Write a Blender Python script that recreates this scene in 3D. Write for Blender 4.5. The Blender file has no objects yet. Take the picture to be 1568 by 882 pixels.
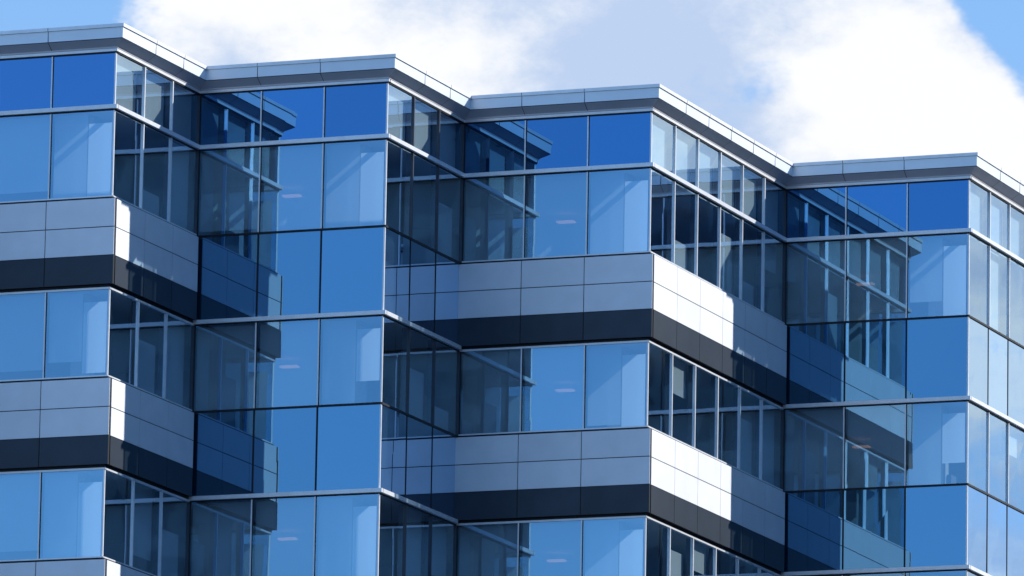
import bpy, bmesh, math, random
from mathutils import Matrix, Vector
random.seed(7)
sc=bpy.context.scene
sc.view_settings.view_transform='Standard'
sc.view_settings.look='None'
sc.view_settings.exposure=0

# ---------------------------------------------------------------- layout
MA,MB=1.5255,1.5418          # module widths of the two face directions
ZT=1.245                     # head of top glazing above the upper silver bar
ST=4.0                       # storey height
NF=9                         # storeys below the upper bar
GZ=-37.4                     # ground level
# ---------------------------------------------------------------- camera
f=0.99848*12000; yaw,pitch,roll=0.37151,0.18748,0.01777; d=0.98362*180
F=Vector((-math.sin(yaw)*math.cos(pitch),math.cos(yaw)*math.cos(pitch),math.sin(pitch)))
R=Vector((math.cos(yaw),math.sin(yaw),0)); U=R.cross(F)
c,s=math.cos(roll),math.sin(roll)
R2=R*c+U*s; U2=-R*s+U*c
pos=-d*F+R2*(-3.13963)+U2*(-2.78202)
cam=bpy.data.cameras.new("camera"); co=bpy.data.objects.new("camera",cam)
sc.collection.objects.link(co)
cam.sensor_width=36; cam.lens=36*f/1568; cam.clip_start=1; cam.clip_end=6000
M=Matrix((( R2.x,U2.x,-F.x,pos.x),(R2.y,U2.y,-F.y,pos.y),(R2.z,U2.z,-F.z,pos.z),(0,0,0,1)))
co.matrix_world=M
sc.camera=co

# ---------------------------------------------------------------- materials
def mat(name):
    m=bpy.data.materials.new(name); m.use_nodes=True
    nt=m.node_tree; nt.nodes.clear()
    out=nt.nodes.new("ShaderNodeOutputMaterial")
    return m,nt,out
def principled(name,col,rough=.5,metal=0.0,spec=.5,var=.06,scale=3.0):
    m,nt,out=mat(name)
    p=nt.nodes.new("ShaderNodeBsdfPrincipled")
    p.inputs["Roughness"].default_value=rough
    p.inputs["Metallic"].default_value=metal
    p.inputs["Specular IOR Level"].default_value=spec
    tc=nt.nodes.new("ShaderNodeTexCoord")
    n=nt.nodes.new("ShaderNodeTexNoise"); n.inputs["Scale"].default_value=scale; n.inputs["Detail"].default_value=2
    nt.links.new(tc.outputs["Object"],n.inputs["Vector"])
    r=nt.nodes.new("ShaderNodeMapRange")
    r.inputs["From Min"].default_value=.3; r.inputs["From Max"].default_value=.7
    r.inputs["To Min"].default_value=1-var; r.inputs["To Max"].default_value=1+var
    nt.links.new(n.outputs["Fac"],r.inputs["Value"])
    g=nt.nodes.new("ShaderNodeNewGeometry")
    r2=nt.nodes.new("ShaderNodeMapRange")
    r2.inputs["To Min"].default_value=1-var*.9; r2.inputs["To Max"].default_value=1+var*.9
    nt.links.new(g.outputs["Random Per Island"],r2.inputs["Value"])
    mu=nt.nodes.new("ShaderNodeMath"); mu.operation='MULTIPLY'
    nt.links.new(r.outputs[0],mu.inputs[0]); nt.links.new(r2.outputs[0],mu.inputs[1])
    v=nt.nodes.new("ShaderNodeVectorMath"); v.operation='SCALE'
    v.inputs[0].default_value=col
    nt.links.new(mu.outputs[0],v.inputs["Scale"])
    nt.links.new(v.outputs[0],p.inputs["Base Color"])
    nt.links.new(p.outputs[0],out.inputs[0])
    return m
def glass(name,tA,tB,trans=None,back=(.008,.018,.035)):
    m,nt,out=mat(name)
    lw=nt.nodes.new("ShaderNodeLayerWeight"); lw.inputs["Blend"].default_value=.5
    tc=nt.nodes.new("ShaderNodeTexCoord")
    n=nt.nodes.new("ShaderNodeTexNoise"); n.inputs["Scale"].default_value=.8; n.inputs["Detail"].default_value=1
    nt.links.new(tc.outputs["Object"],n.inputs["Vector"])
    b=nt.nodes.new("ShaderNodeBump"); b.inputs["Strength"].default_value=.14; b.inputs["Distance"].default_value=.006
    nt.links.new(n.outputs["Fac"],b.inputs["Height"])
    mx=nt.nodes.new("ShaderNodeMix"); mx.data_type='RGBA'
    mx.inputs[6].default_value=(*tA,1); mx.inputs[7].default_value=(*tB,1)
    mr=nt.nodes.new("ShaderNodeMapRange"); mr.inputs["From Min"].default_value=.08; mr.inputs["From Max"].default_value=.66
    nt.links.new(lw.outputs["Facing"],mr.inputs["Value"])
    nt.links.new(mr.outputs[0],mx.inputs[0])
    ge=nt.nodes.new("ShaderNodeNewGeometry")
    r2=nt.nodes.new("ShaderNodeMapRange"); r2.inputs["To Min"].default_value=.90; r2.inputs["To Max"].default_value=1.06
    nt.links.new(ge.outputs["Random Per Island"],r2.inputs["Value"])
    v=nt.nodes.new("ShaderNodeVectorMath"); v.operation='SCALE'
    nt.links.new(mx.outputs[2],v.inputs[0]); nt.links.new(r2.outputs[0],v.inputs["Scale"])
    g=nt.nodes.new("ShaderNodeBsdfGlossy"); g.inputs["Roughness"].default_value=0.0
    nt.links.new(v.outputs[0],g.inputs["Color"]); nt.links.new(b.outputs[0],g.inputs["Normal"])
    if trans:
        t=nt.nodes.new("ShaderNodeBsdfTransparent"); t.inputs["Color"].default_value=(*trans,1)
    else:
        t=nt.nodes.new("ShaderNodeBsdfDiffuse"); t.inputs["Color"].default_value=(*back,1)
    a=nt.nodes.new("ShaderNodeAddShader")
    nt.links.new(g.outputs[0],a.inputs[0]); nt.links.new(t.outputs[0],a.inputs[1])
    nt.links.new(a.outputs[0],out.inputs[0])
    return m
def emis(name,col,st):
    m,nt,out=mat(name)
    e=nt.nodes.new("ShaderNodeEmission"); e.inputs[0].default_value=(*col,1); e.inputs[1].default_value=st
    nt.links.new(e.outputs[0],out.inputs[0]); m.cycles.emission_sampling='NONE'; return m
def blindmat(name,open_=0.0,col=(.75,.76,.75),tl=(.5,.53,.55),fac=.3):
    m,nt,out=mat(name)
    a=nt.nodes.new("ShaderNodeBsdfDiffuse"); a.inputs[0].default_value=(*col,1)
    t=nt.nodes.new("ShaderNodeBsdfTranslucent"); t.inputs[0].default_value=(*tl,1)
    x=nt.nodes.new("ShaderNodeMixShader"); x.inputs[0].default_value=fac
    nt.links.new(a.outputs[0],x.inputs[1]); nt.links.new(t.outputs[0],x.inputs[2])
    if open_:
        tr=nt.nodes.new("ShaderNodeBsdfTransparent")
        y=nt.nodes.new("ShaderNodeMixShader"); y.inputs[0].default_value=open_
        nt.links.new(x.outputs[0],y.inputs[1]); nt.links.new(tr.outputs[0],y.inputs[2]); x=y
    nt.links.new(x.outputs[0],out.inputs[0])
    return m
MT={
 'glass_vision':glass("vision_glass",(.13,.29,.45),(.42,.56,.68),(.50,.58,.62)),
 'glass_spandrel':glass("spandrel_glass",(.105,.275,.46),(.50,.68,.86),None),
 'glass_deep':glass("clerestory_glass",(.062,.22,.48),(.34,.45,.60),None,(.006,.014,.035)),
 'panel_light':principled("light_metal_panel",(.84,.86,.90),.5,.3,.4,.03,2.0),
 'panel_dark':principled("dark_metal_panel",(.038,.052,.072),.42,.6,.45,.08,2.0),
 'silver':principled("silver_aluminium",(.87,.89,.92),.38,.3,.5,.05,5),
 'black':principled("black_gasket",(.012,.014,.018),.5,0,.3,.1,5),
 'mullion_dark':principled("dark_mullion",(.07,.08,.10),.4,.2,.5,.1,5),
 'fascia':principled("fascia_metal",(.84,.91,.98),.42,.25,.5,.03,1.5),
 'soffit':principled("soffit_metal",(.60,.59,.62),.45,.2,.4,.04,1.5),
 'slab':principled("interior_concrete",(.16,.17,.18),.8,0,.2,.1,1),
 'ceiling':principled("ceiling_tile",(.6,.61,.61),.8,0,.2,.04,1),
 'wall':principled("interior_wall",(.45,.45,.43),.8,0,.2,.15,.5),
 'furn':principled("office_furniture",(.10,.10,.11),.6,0,.3,.4,.5),
 'blind':blindmat("roller_blind"),
 'strip':blindmat("corner_blind",0,(.8,.82,.83),(.8,.86,.92),.45),
 'sheer':blindmat("sheer_screen",.22,(.82,.83,.82)),
 'lamp':emis("ceiling_light",(1,.55,.36),1.0),
 'roof':principled("roof_membrane",(.3,.3,.3),.9,0,.2,.1,1),
 't_wall':principled("neighbour_concrete",(.07,.072,.075),.8,0,.2,.1,1),
 't_win':principled("neighbour_window",(.02,.025,.03),.3,0,.2,.5,1),
}
BM={}
def bm(k):
    if k not in BM: BM[k]=bmesh.new()
    return BM[k]
def quad(k,pts):
    b=bm(k); b.faces.new([b.verts.new(p) for p in pts])
class Face:
    """one facade plane: origin, direction u, outward normal n"""
    def __init__(s,o,u,n,mod,count,style,kind):
        s.o=Vector(o);s.u=Vector(u);s.n=Vector(n);s.m=mod;s.c=count;s.L=mod*count;s.style=style;s.kind=kind
    def p(s,u,n,z): return s.o+s.u*u+s.n*n+Vector((0,0,z))
    def box(s,k,u0,u1,n0,n1,z0,z1):
        b=bm(k); v=[b.verts.new(s.p(a,c_,e)) for e in (z0,z1) for (a,c_) in ((u0,n0),(u1,n0),(u1,n1),(u0,n1))]
        fl=[(0,1,2,3),(7,6,5,4),(0,4,5,1),(1,5,6,2),(2,6,7,3),(3,7,4,0)]
        for q in fl: b.faces.new([v[i] for i in q])
    def pane(s,k,u0,u1,z0,z1,n=0.0):
        j=lambda:n+random.uniform(-.0018,.0018)
        quad(k,[s.p(u0,j(),z0),s.p(u1,j(),z0),s.p(u1,j(),z1),s.p(u0,j(),z1)])
    def sheet(s,k,u0,u1,z0,z1,n):
        quad(k,[s.p(u0,n,z0),s.p(u1,n,z0),s.p(u1,n,z1),s.p(u0,n,z1)])

# zig-zag plan. C = outer corners, I = inner corners
C1=(-6*MA,-6*MB)
poly=[(C1[0]-7*MA,-9*MB),(C1[0]-4*MA,-9*MB),(C1[0]-4*MA,-6*MB),C1,(-6*MA,-3*MB),(-3*MA,-3*MB),(-3*MA,0),(0,0),(0,6*MB),(3*MA,6*MB),(3*MA,18*MB)]
cnt=[3,3,4,3,3,3,3,6,3,12]
st=['panel','panel','panel','panel','glass','glass','panel','panel','glass','glass']
faces=[]
for i in range(len(poly)-1):
    a=poly[i]
    if i%2==0: faces.append(Face((a[0],a[1],0),(1,0,0),(0,-1,0),MA,cnt[i],st[i],'A'))
    else: faces.append(Face((a[0],a[1],0),(0,1,0),(1,0,0),MB,cnt[i],st[i],'B'))
for fi,fc in enumerate(faces):
    A=fc.kind=='A'; L=fc.L
    def span(p):
        if A: return (0,L+p)
        return (0,L-p if fi<len(faces)-1 else L)
    def row(z0,z1,key):
        for i in range(fc.c):
            fc.pane(key,i*fc.m,(i+1)*fc.m,z0,z1)
    row(0,ZT+.02,'glass_deep' if A else 'glass_vision')
    u0,u1=span(.05); fc.box('silver',u0,u1,-.04,.05,ZT,ZT+.06)
    fc.box('black',*span(.03),-.04,.03,ZT-.03,ZT)
    for k in range(NF):
        z=-ST*k
        glassy=fc.style=='glass'
        if k==0 or glassy:
            pj=.09
            u0,u1=span(pj); fc.box('silver',u0,u1,-.02,pj,z-.045,z+.045)
            u0,u1=span(.02); fc.box('black',u0,u1,-.02,.02,z-.075,z-.045)
        else:
            u0,u1=span(.03); fc.box('silver',u0,u1,-.02,.03,z-.075,z-.03)
            u0,u1=span(.025); fc.box('black',u0,u1,-.02,.025,z-.03,z+.03)
        row(z-2.03,z,'glass_vision')
        u0,u1=span(.03); fc.box('black',u0,u1,-.02,.03,z-2.06,z-2.015)
        if not glassy:
            u0,u1=span(.035); fc.box('silver',u0,u1,-.02,.035,z-2.015,z-1.985)
        if glassy:
            row(z-ST,z-2.03,'glass_spandrel')
        else:
            pp=.12
            u0,u1=span(pp-.015)
            fc.box('black',u0,u1,-.02,pp-.015,z-3.965,z-2.065)
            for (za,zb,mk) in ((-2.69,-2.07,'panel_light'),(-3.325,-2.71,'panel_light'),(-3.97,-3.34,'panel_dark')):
                for i in range(fc.c):
                    a=i*fc.m+.009; b=(i+1)*fc.m-.009
                    if A:
                        if i==fc.c-1: b=L+pp
                        if i==0: a=0
                    else:
                        if i==0: a=0.002
                        if i==fc.c-1 and fi<len(faces)-1: b=L-pp-.004
                    fc.box(mk,a,b,pp-.015+.0005,pp,z+za,z+zb)
    for i in range(fc.c+1):
        u=i*fc.m
        if i==0 and A: u=.035
        if i==fc.c and not A: u=L-.035
        if i==0 and not A: continue
        if i==fc.c and A:
            segs=[(0.045,ZT)]
            for k in range(NF):
                z=-ST*k
                segs.append((z-2.015,z-.075))
                if fc.style=='glass': segs.append((z-ST+.045,z-2.06))
            for a,b in segs: fc.box('silver',L-.022,L+.012,-.03,.012,a,b)
            continue
        segs=[(0.045,ZT-.03,0)]
        for k in range(NF):
            z=-ST*k
            segs.append((z-1.985 if fc.style!='glass' else z-2.015,z-.075,0))
            if fc.style=='glass': segs.append((z-ST+.045,z-2.06,1))
        for a,b,sp in segs:
            if A:
                inner=(i==0)
                w=.015
                fc.box('black' if (inner or sp) else 'silver',u-w,u+w,-.03,.022,a,b)
                if not inner and not sp: fc.box('black',u+w,u+w+.018,-.03,.008,a,b)
            else:
                dk=(fi==5) or i==fc.c
                if sp:
                    fc.box('black',u-.014,u+.014,-.03,.012,a,b)
                else:
                    fc.box('mullion_dark' if dk else 'silver',u-.02,u+.02,-.03,.036,a,b)
                    if i<fc.c: fc.box('mullion_dark',u-.03,u+.03,-.14,-.03,a,b)

# --- parapet / cornice swept round the zig-zag
def off(P_,o): return (P_[0]+o,P_[1]-o)
def sweep(key,prof):
    for i in range(len(poly)-1):
        for (o0,z0),(o1,z1) in zip(prof[:-1],prof[1:]):
            a,b=poly[i],poly[i+1]
            quad(key,[(*off(a,o0),z0),(*off(b,o0),z0),(*off(b,o1),z1),(*off(a,o1),z1)])
sweep('soffit',[(0.0,ZT+.06),(0.06,ZT+.065),(0.06,ZT+.10),(.26,1.475)])
sweep('black',[(.26,1.475),(.262,1.49)])
sweep('fascia',[(.262,1.49),(.27,1.49),(.275,1.725)])
sweep('black',[(.275,1.725),(.282,1.728)])
sweep('silver',[(.282,1.728),(.30,1.728),(.30,1.805),(-.35,1.83),(-.35,1.50)])
for fc in faces:
    for i in range(1,fc.c):
        u=i*fc.m
        fc.box('black',u-.006,u+.006,.255,.2785,1.492,1.722)
        fc.box('black',u-.005,u+.005,.29,.303,1.732,1.80)
        b=bm('black')
        b.faces.new([b.verts.new(fc.p(u-.006,.062,ZT+.094)),b.verts.new(fc.p(u+.006,.062,ZT+.094)),b.verts.new(fc.p(u+.006,.264,1.470)),b.verts.new(fc.p(u-.006,.264,1.470))])
def offp(d_): return [ (p[0]-d_,p[1]+d_) for p in poly]
back_y=20*MB; left_x=poly[0][0]-1.5
def plate(key,z0,z1,ins):
    b=bm(key); pl=offp(ins)
    pts=pl+[(3*MA-ins,back_y-.3),(left_x-5,back_y-.3),(left_x-5,pl[0][1])]
    lo=[b.verts.new((x,y,z0)) for x,y in pts]; hi=[b.verts.new((x,y,z1)) for x,y in pts]
    b.faces.new(lo[::-1]); b.faces.new(hi)
    n=len(pts)
    for i in range(n):
        j=(i+1)%n; b.faces.new([lo[i],lo[j],hi[j],hi[i]])
plate('roof',1.25,1.55,.30)
plate('slab',.15,1.10,1.0)
plate('ceiling',.02,.10,.22)
for k in range(NF):
    z=-ST*k
    plate('slab',z-3.9,z-3.05,.16)
    if k<NF-1: plate('ceiling',z-3.99,z-3.95,.16)
    for fc in faces:
        A=fc.kind=='A'
        fc.box('slab',(-.16 if A else .16),(fc.L-.16 if A else fc.L+.0),-.15,-.10,z-3.05,z-2.10)
for fi,fc in enumerate(faces):
    A=fc.kind=='A'
    if A: fc.box('slab',-.16,fc.L-.25,-.19,-.14,.12,1.24)
    else:
        for i in range(fc.c): fc.sheet('blind',i*fc.m+.05+(.12 if i==0 else 0),(i+1)*fc.m-.05,.12,1.22,-.17)
for k in range(NF):
    z=-ST*k
    pl=offp(5.6)
    for i in range(len(pl)-1):
        a,b=pl[i],pl[i+1]
        quad('wall',[(*a,z-3.05),(*b,z-3.05),(*b,z+.02),(*a,z+.02)])
    for fi,fc in enumerate(faces):
        if fc.kind=='A':
            L=fc.L
            fc.box('wall',L-1.25,L-.85,-1.2,-.8,z-3.05,z+.01)
            for i in range(fc.c):
                a=i*fc.m+.03; b=(i+1)*fc.m-.03
                if i==fc.c-1: b=L-.70
                lowz=z-2.02
                if random.random()<.35: lowz=z-2.02+random.choice([.12,.25,.4])
                fc.sheet('sheer' if i>0 else 'blind',a,b,lowz,z-.09,-.16)
            fc.sheet('strip',L-.66,L-.10,z-2.0+random.choice([0,0,.1,.5]),z-.32,-.12)
            for q in range(3):
                u=random.uniform(.3,L-1); w=random.uniform(.2,.6); dd=random.uniform(.6,3)
                fc.box('furn',u,u+w,-dd-.4,-dd,z-3.05,z-2.0+random.uniform(.0,.45))
            u=.1+(.4 if fi==6 else 0)+random.uniform(-.1,.1)
            fc.box('lamp',u,u+.42,-4.9,-4.7,z-.20,z-.16)
        else:
            for i in range(fc.c):
                r=random.random()
                h=random.uniform(.5,1.6); u=i*fc.m+.08
                if i==0: continue
                if r<.35: fc.sheet('blind',u+.1,u+fc.m-.2,z-2.0,z-2.0+h,-.185)
                elif r<.62: fc.sheet('blind',u+.1,u+fc.m-.16,z-.05-h,z-.05,-.185)
                elif r<.75: fc.sheet('blind',u+.1,u+fc.m-.16,z-2.0,z-.05,-.185)
E=poly[-1]; S0=poly[0]; left_x-=5.3
def wallq(a,b_): quad('wall_ext',[(*a,GZ),(*b_,GZ),(*b_,1.5),(*a,1.5)])
MT['wall_ext']=MT['panel_light']
wallq(E,(E[0],back_y)); wallq((E[0],back_y),(left_x,back_y)); wallq((left_x,back_y),(left_x,S0[1])); wallq((left_x,S0[1]),S0)
for fc in faces:
    A=fc.kind=='A'
    fc.box('panel_dark',0,(fc.L+.10 if A else fc.L-.10),-.3,.10,GZ,-ST*NF-.05)

names={'glass_vision':'window_glass','glass_spandrel':'spandrel_glass','glass_deep':'clerestory_glass','panel_light':'light_spandrel_panels','panel_dark':'dark_spandrel_panels',
'silver':'aluminium_frames','black':'gaskets_and_joints','mullion_dark':'inner_mullions','fascia':'parapet_fascia','soffit':'parapet_soffit','slab':'floor_slabs',
'ceiling':'ceilings','wall':'interior_walls','furn':'office_furniture','blind':'roller_blinds','strip':'corner_blinds','sheer':'sheer_screens','lamp':'ceiling_lights','roof':'roof_deck','wall_ext':'rear_walls',
't_wall':'concrete_frame','t_win':'windows'}
def flush(name):
    emp=bpy.data.objects.new(name,None); sc.collection.objects.link(emp)
    for k,b in BM.items():
        if not k.startswith('glass'): bmesh.ops.recalc_face_normals(b,faces=b.faces)
        me=bpy.data.meshes.new(names[k]); b.to_mesh(me); b.free()
        o=bpy.data.objects.new(names[k],me); sc.collection.objects.link(o); me.materials.append(MT[k]); o.parent=emp
    BM.clear()
flush("office_building")
# tower across the street, behind the photographer: seen only in the double reflections
tx,ty=98,-262; tw=76; td=30; th=75
tf=Face((tx-tw/2,ty,0),(1,0,0),(0,1,0),4,19,'x','T')
tf.box('t_wall',0,tw,-td,0,GZ,th)
zz=GZ+5
while zz<th-3:
    for i in range(19): tf.box('t_win',i*4+.5,i*4+3.5,-.2,.02,zz,zz+2.2)
    zz+=4
flush("concrete_tower")
# unseen block added to the east, cuts sky light on the receding faces
bf=Face((62,-80,0),(0,1,0),(-1,0,0),4,44,'x','T')
bf.box('t_wall',0,176,-25,0,GZ,32)
zz=GZ+5
while zz<29:
    for i in range(44): bf.box('t_win',i*4+.7,i*4+3.3,-.2,.02,zz,zz+2.1)
    zz+=4
flush("added_shading_block")
me=bpy.data.meshes.new("ground"); S=5000
me.from_pydata([(-S,-S,GZ),(S,-S,GZ),(S,S,GZ),(-S,S,GZ)],[],[(0,1,2,3)])
g=bpy.data.objects.new("ground",me); sc.collection.objects.link(g)
me.materials.append(principled("paving",(.18,.18,.185),.85,0,.2,.15,.2))

# ---------------------------------------------------------------- light
az=math.atan2(.874,1.0); el=math.radians(30)
sd=Vector((math.cos(az)*math.cos(el),math.sin(az)*math.cos(el),math.sin(el)))
sl=bpy.data.lights.new("sun",'SUN'); sl.energy=5.0; sl.angle=math.radians(.5); sl.color=(1,.965,.91)
so=bpy.data.objects.new("sun",sl); sc.collection.objects.link(so)
so.rotation_euler=(-sd).to_track_quat('-Z','Y').to_euler()
w=bpy.data.worlds.new("World"); sc.world=w; w.use_nodes=True
w.cycles.sampling_method='MANUAL'; w.cycles.sample_map_resolution=256
nt=w.node_tree; nt.nodes.clear()
N=nt.nodes.new; Lk=nt.links.new
out=N("ShaderNodeOutputWorld"); bg=N("ShaderNodeBackground"); bg.inputs[1].default_value=.12
Lk(bg.outputs[0],out.inputs[0])
sky=N("ShaderNodeTexSky"); sky.sky_type='NISHITA'; sky.sun_disc=False
sky.sun_elevation=el; sky.sun_rotation=math.pi/2-az
sky.air_density=1.0; sky.dust_density=.3; sky.ozone_density=2.5
tc=N("ShaderNodeTexCoord")
sep=N("ShaderNodeSeparateXYZ"); Lk(tc.outputs["Generated"],sep.inputs[0])
def math_(op,a,b=None,clamp=False):
    n=N("ShaderNodeMath"); n.operation=op; n.use_clamp=clamp
    for i,v in enumerate((a,b)):
        if v is None: continue
        if isinstance(v,(int,float)): n.inputs[i].default_value=v
        else: Lk(v,n.inputs[i])
    return n.outputs[0]
def mrange(v,a,b,c_,d_,smooth=True):
    n=N("ShaderNodeMapRange"); n.interpolation_type='SMOOTHSTEP' if smooth else 'LINEAR'
    Lk(v,n.inputs["Value"])
    for k,x in zip(("From Min","From Max","To Min","To Max"),(a,b,c_,d_)): n.inputs[k].default_value=x
    return n.outputs[0]
def mixc(fac,a,b):
    n=N("ShaderNodeMix"); n.data_type='RGBA'
    if isinstance(fac,(int,float)): n.inputs[0].default_value=fac
    else: Lk(fac,n.inputs[0])
    for i,v in ((6,a),(7,b)):
        if isinstance(v,tuple): n.inputs[i].default_value=(*v,1)
        else: Lk(v,n.inputs[i])
    return n.outputs[2]
def noise(scale,detail,rough,dist=0,off_=0.0):
    mp=N("ShaderNodeMapping"); mp.inputs["Location"].default_value=(off_,off_*.7,off_*1.3); mp.inputs["Scale"].default_value=(1,1,1.5)
    Lk(tc.outputs["Generated"],mp.inputs[0])
    n=N("ShaderNodeTexNoise"); n.inputs["Scale"].default_value=scale; n.inputs["Detail"].default_value=detail
    n.inputs["Roughness"].default_value=rough; n.inputs["Distortion"].default_value=dist
    Lk(mp.outputs[0],n.inputs["Vector"]); return n.outputs["Fac"]
def blob(a_,e_,rad,amp):
    a_,e_=math.radians(a_),math.radians(e_)
    vm=N("ShaderNodeVectorMath"); vm.operation='DISTANCE'; Lk(tc.outputs["Generated"],vm.inputs[0])
    vm.inputs[1].default_value=(-math.sin(a_)*math.cos(e_),math.cos(a_)*math.cos(e_),math.sin(e_))
    return mrange(vm.outputs["Value"],0,rad,amp,0)
deep=mrange(sep.outputs["Z"],.13,.24,0,1,False)
tone=mixc(deep,(3.6,6.2,9.8),(1.9,4.4,9.0))
blue=mixc(.65,sky.outputs[0],tone)
front=mrange(sep.outputs["Y"],.55,.85,0,1)
low=mrange(sep.outputs["Z"],.26,.45,1,0)
big=noise(24,6,.64,0,5.3)
cov=math_('ADD',big,.13)
for b_ in (blob(17.2,12.95,.022,-.75),blob(25.0,13.0,.034,-.36),blob(19.0,11.9,.014,.12),mrange(sep.outputs["X"],0,.3,0,-.09)): cov=math_('ADD',cov,b_)
cl=math_('MULTIPLY',math_('MULTIPLY',mrange(cov,.38,.54,0,1),front),low)
sh=math_('ADD',noise(34,6,.62,0,7.7),blob(20.3,12.3,.024,.20))
for b_ in (blob(18.2,12.3,.022,-.20),blob(22.8,12.8,.018,-.10)): sh=math_('ADD',sh,b_)
shade=mrange(sh,.38,.68,0,1)
cloudc=mixc(shade,(8.3,8.4,8.6),(4.3,5.4,7.4))
col=mixc(cl,blue,cloudc)
Lk(col,bg.inputs[0])
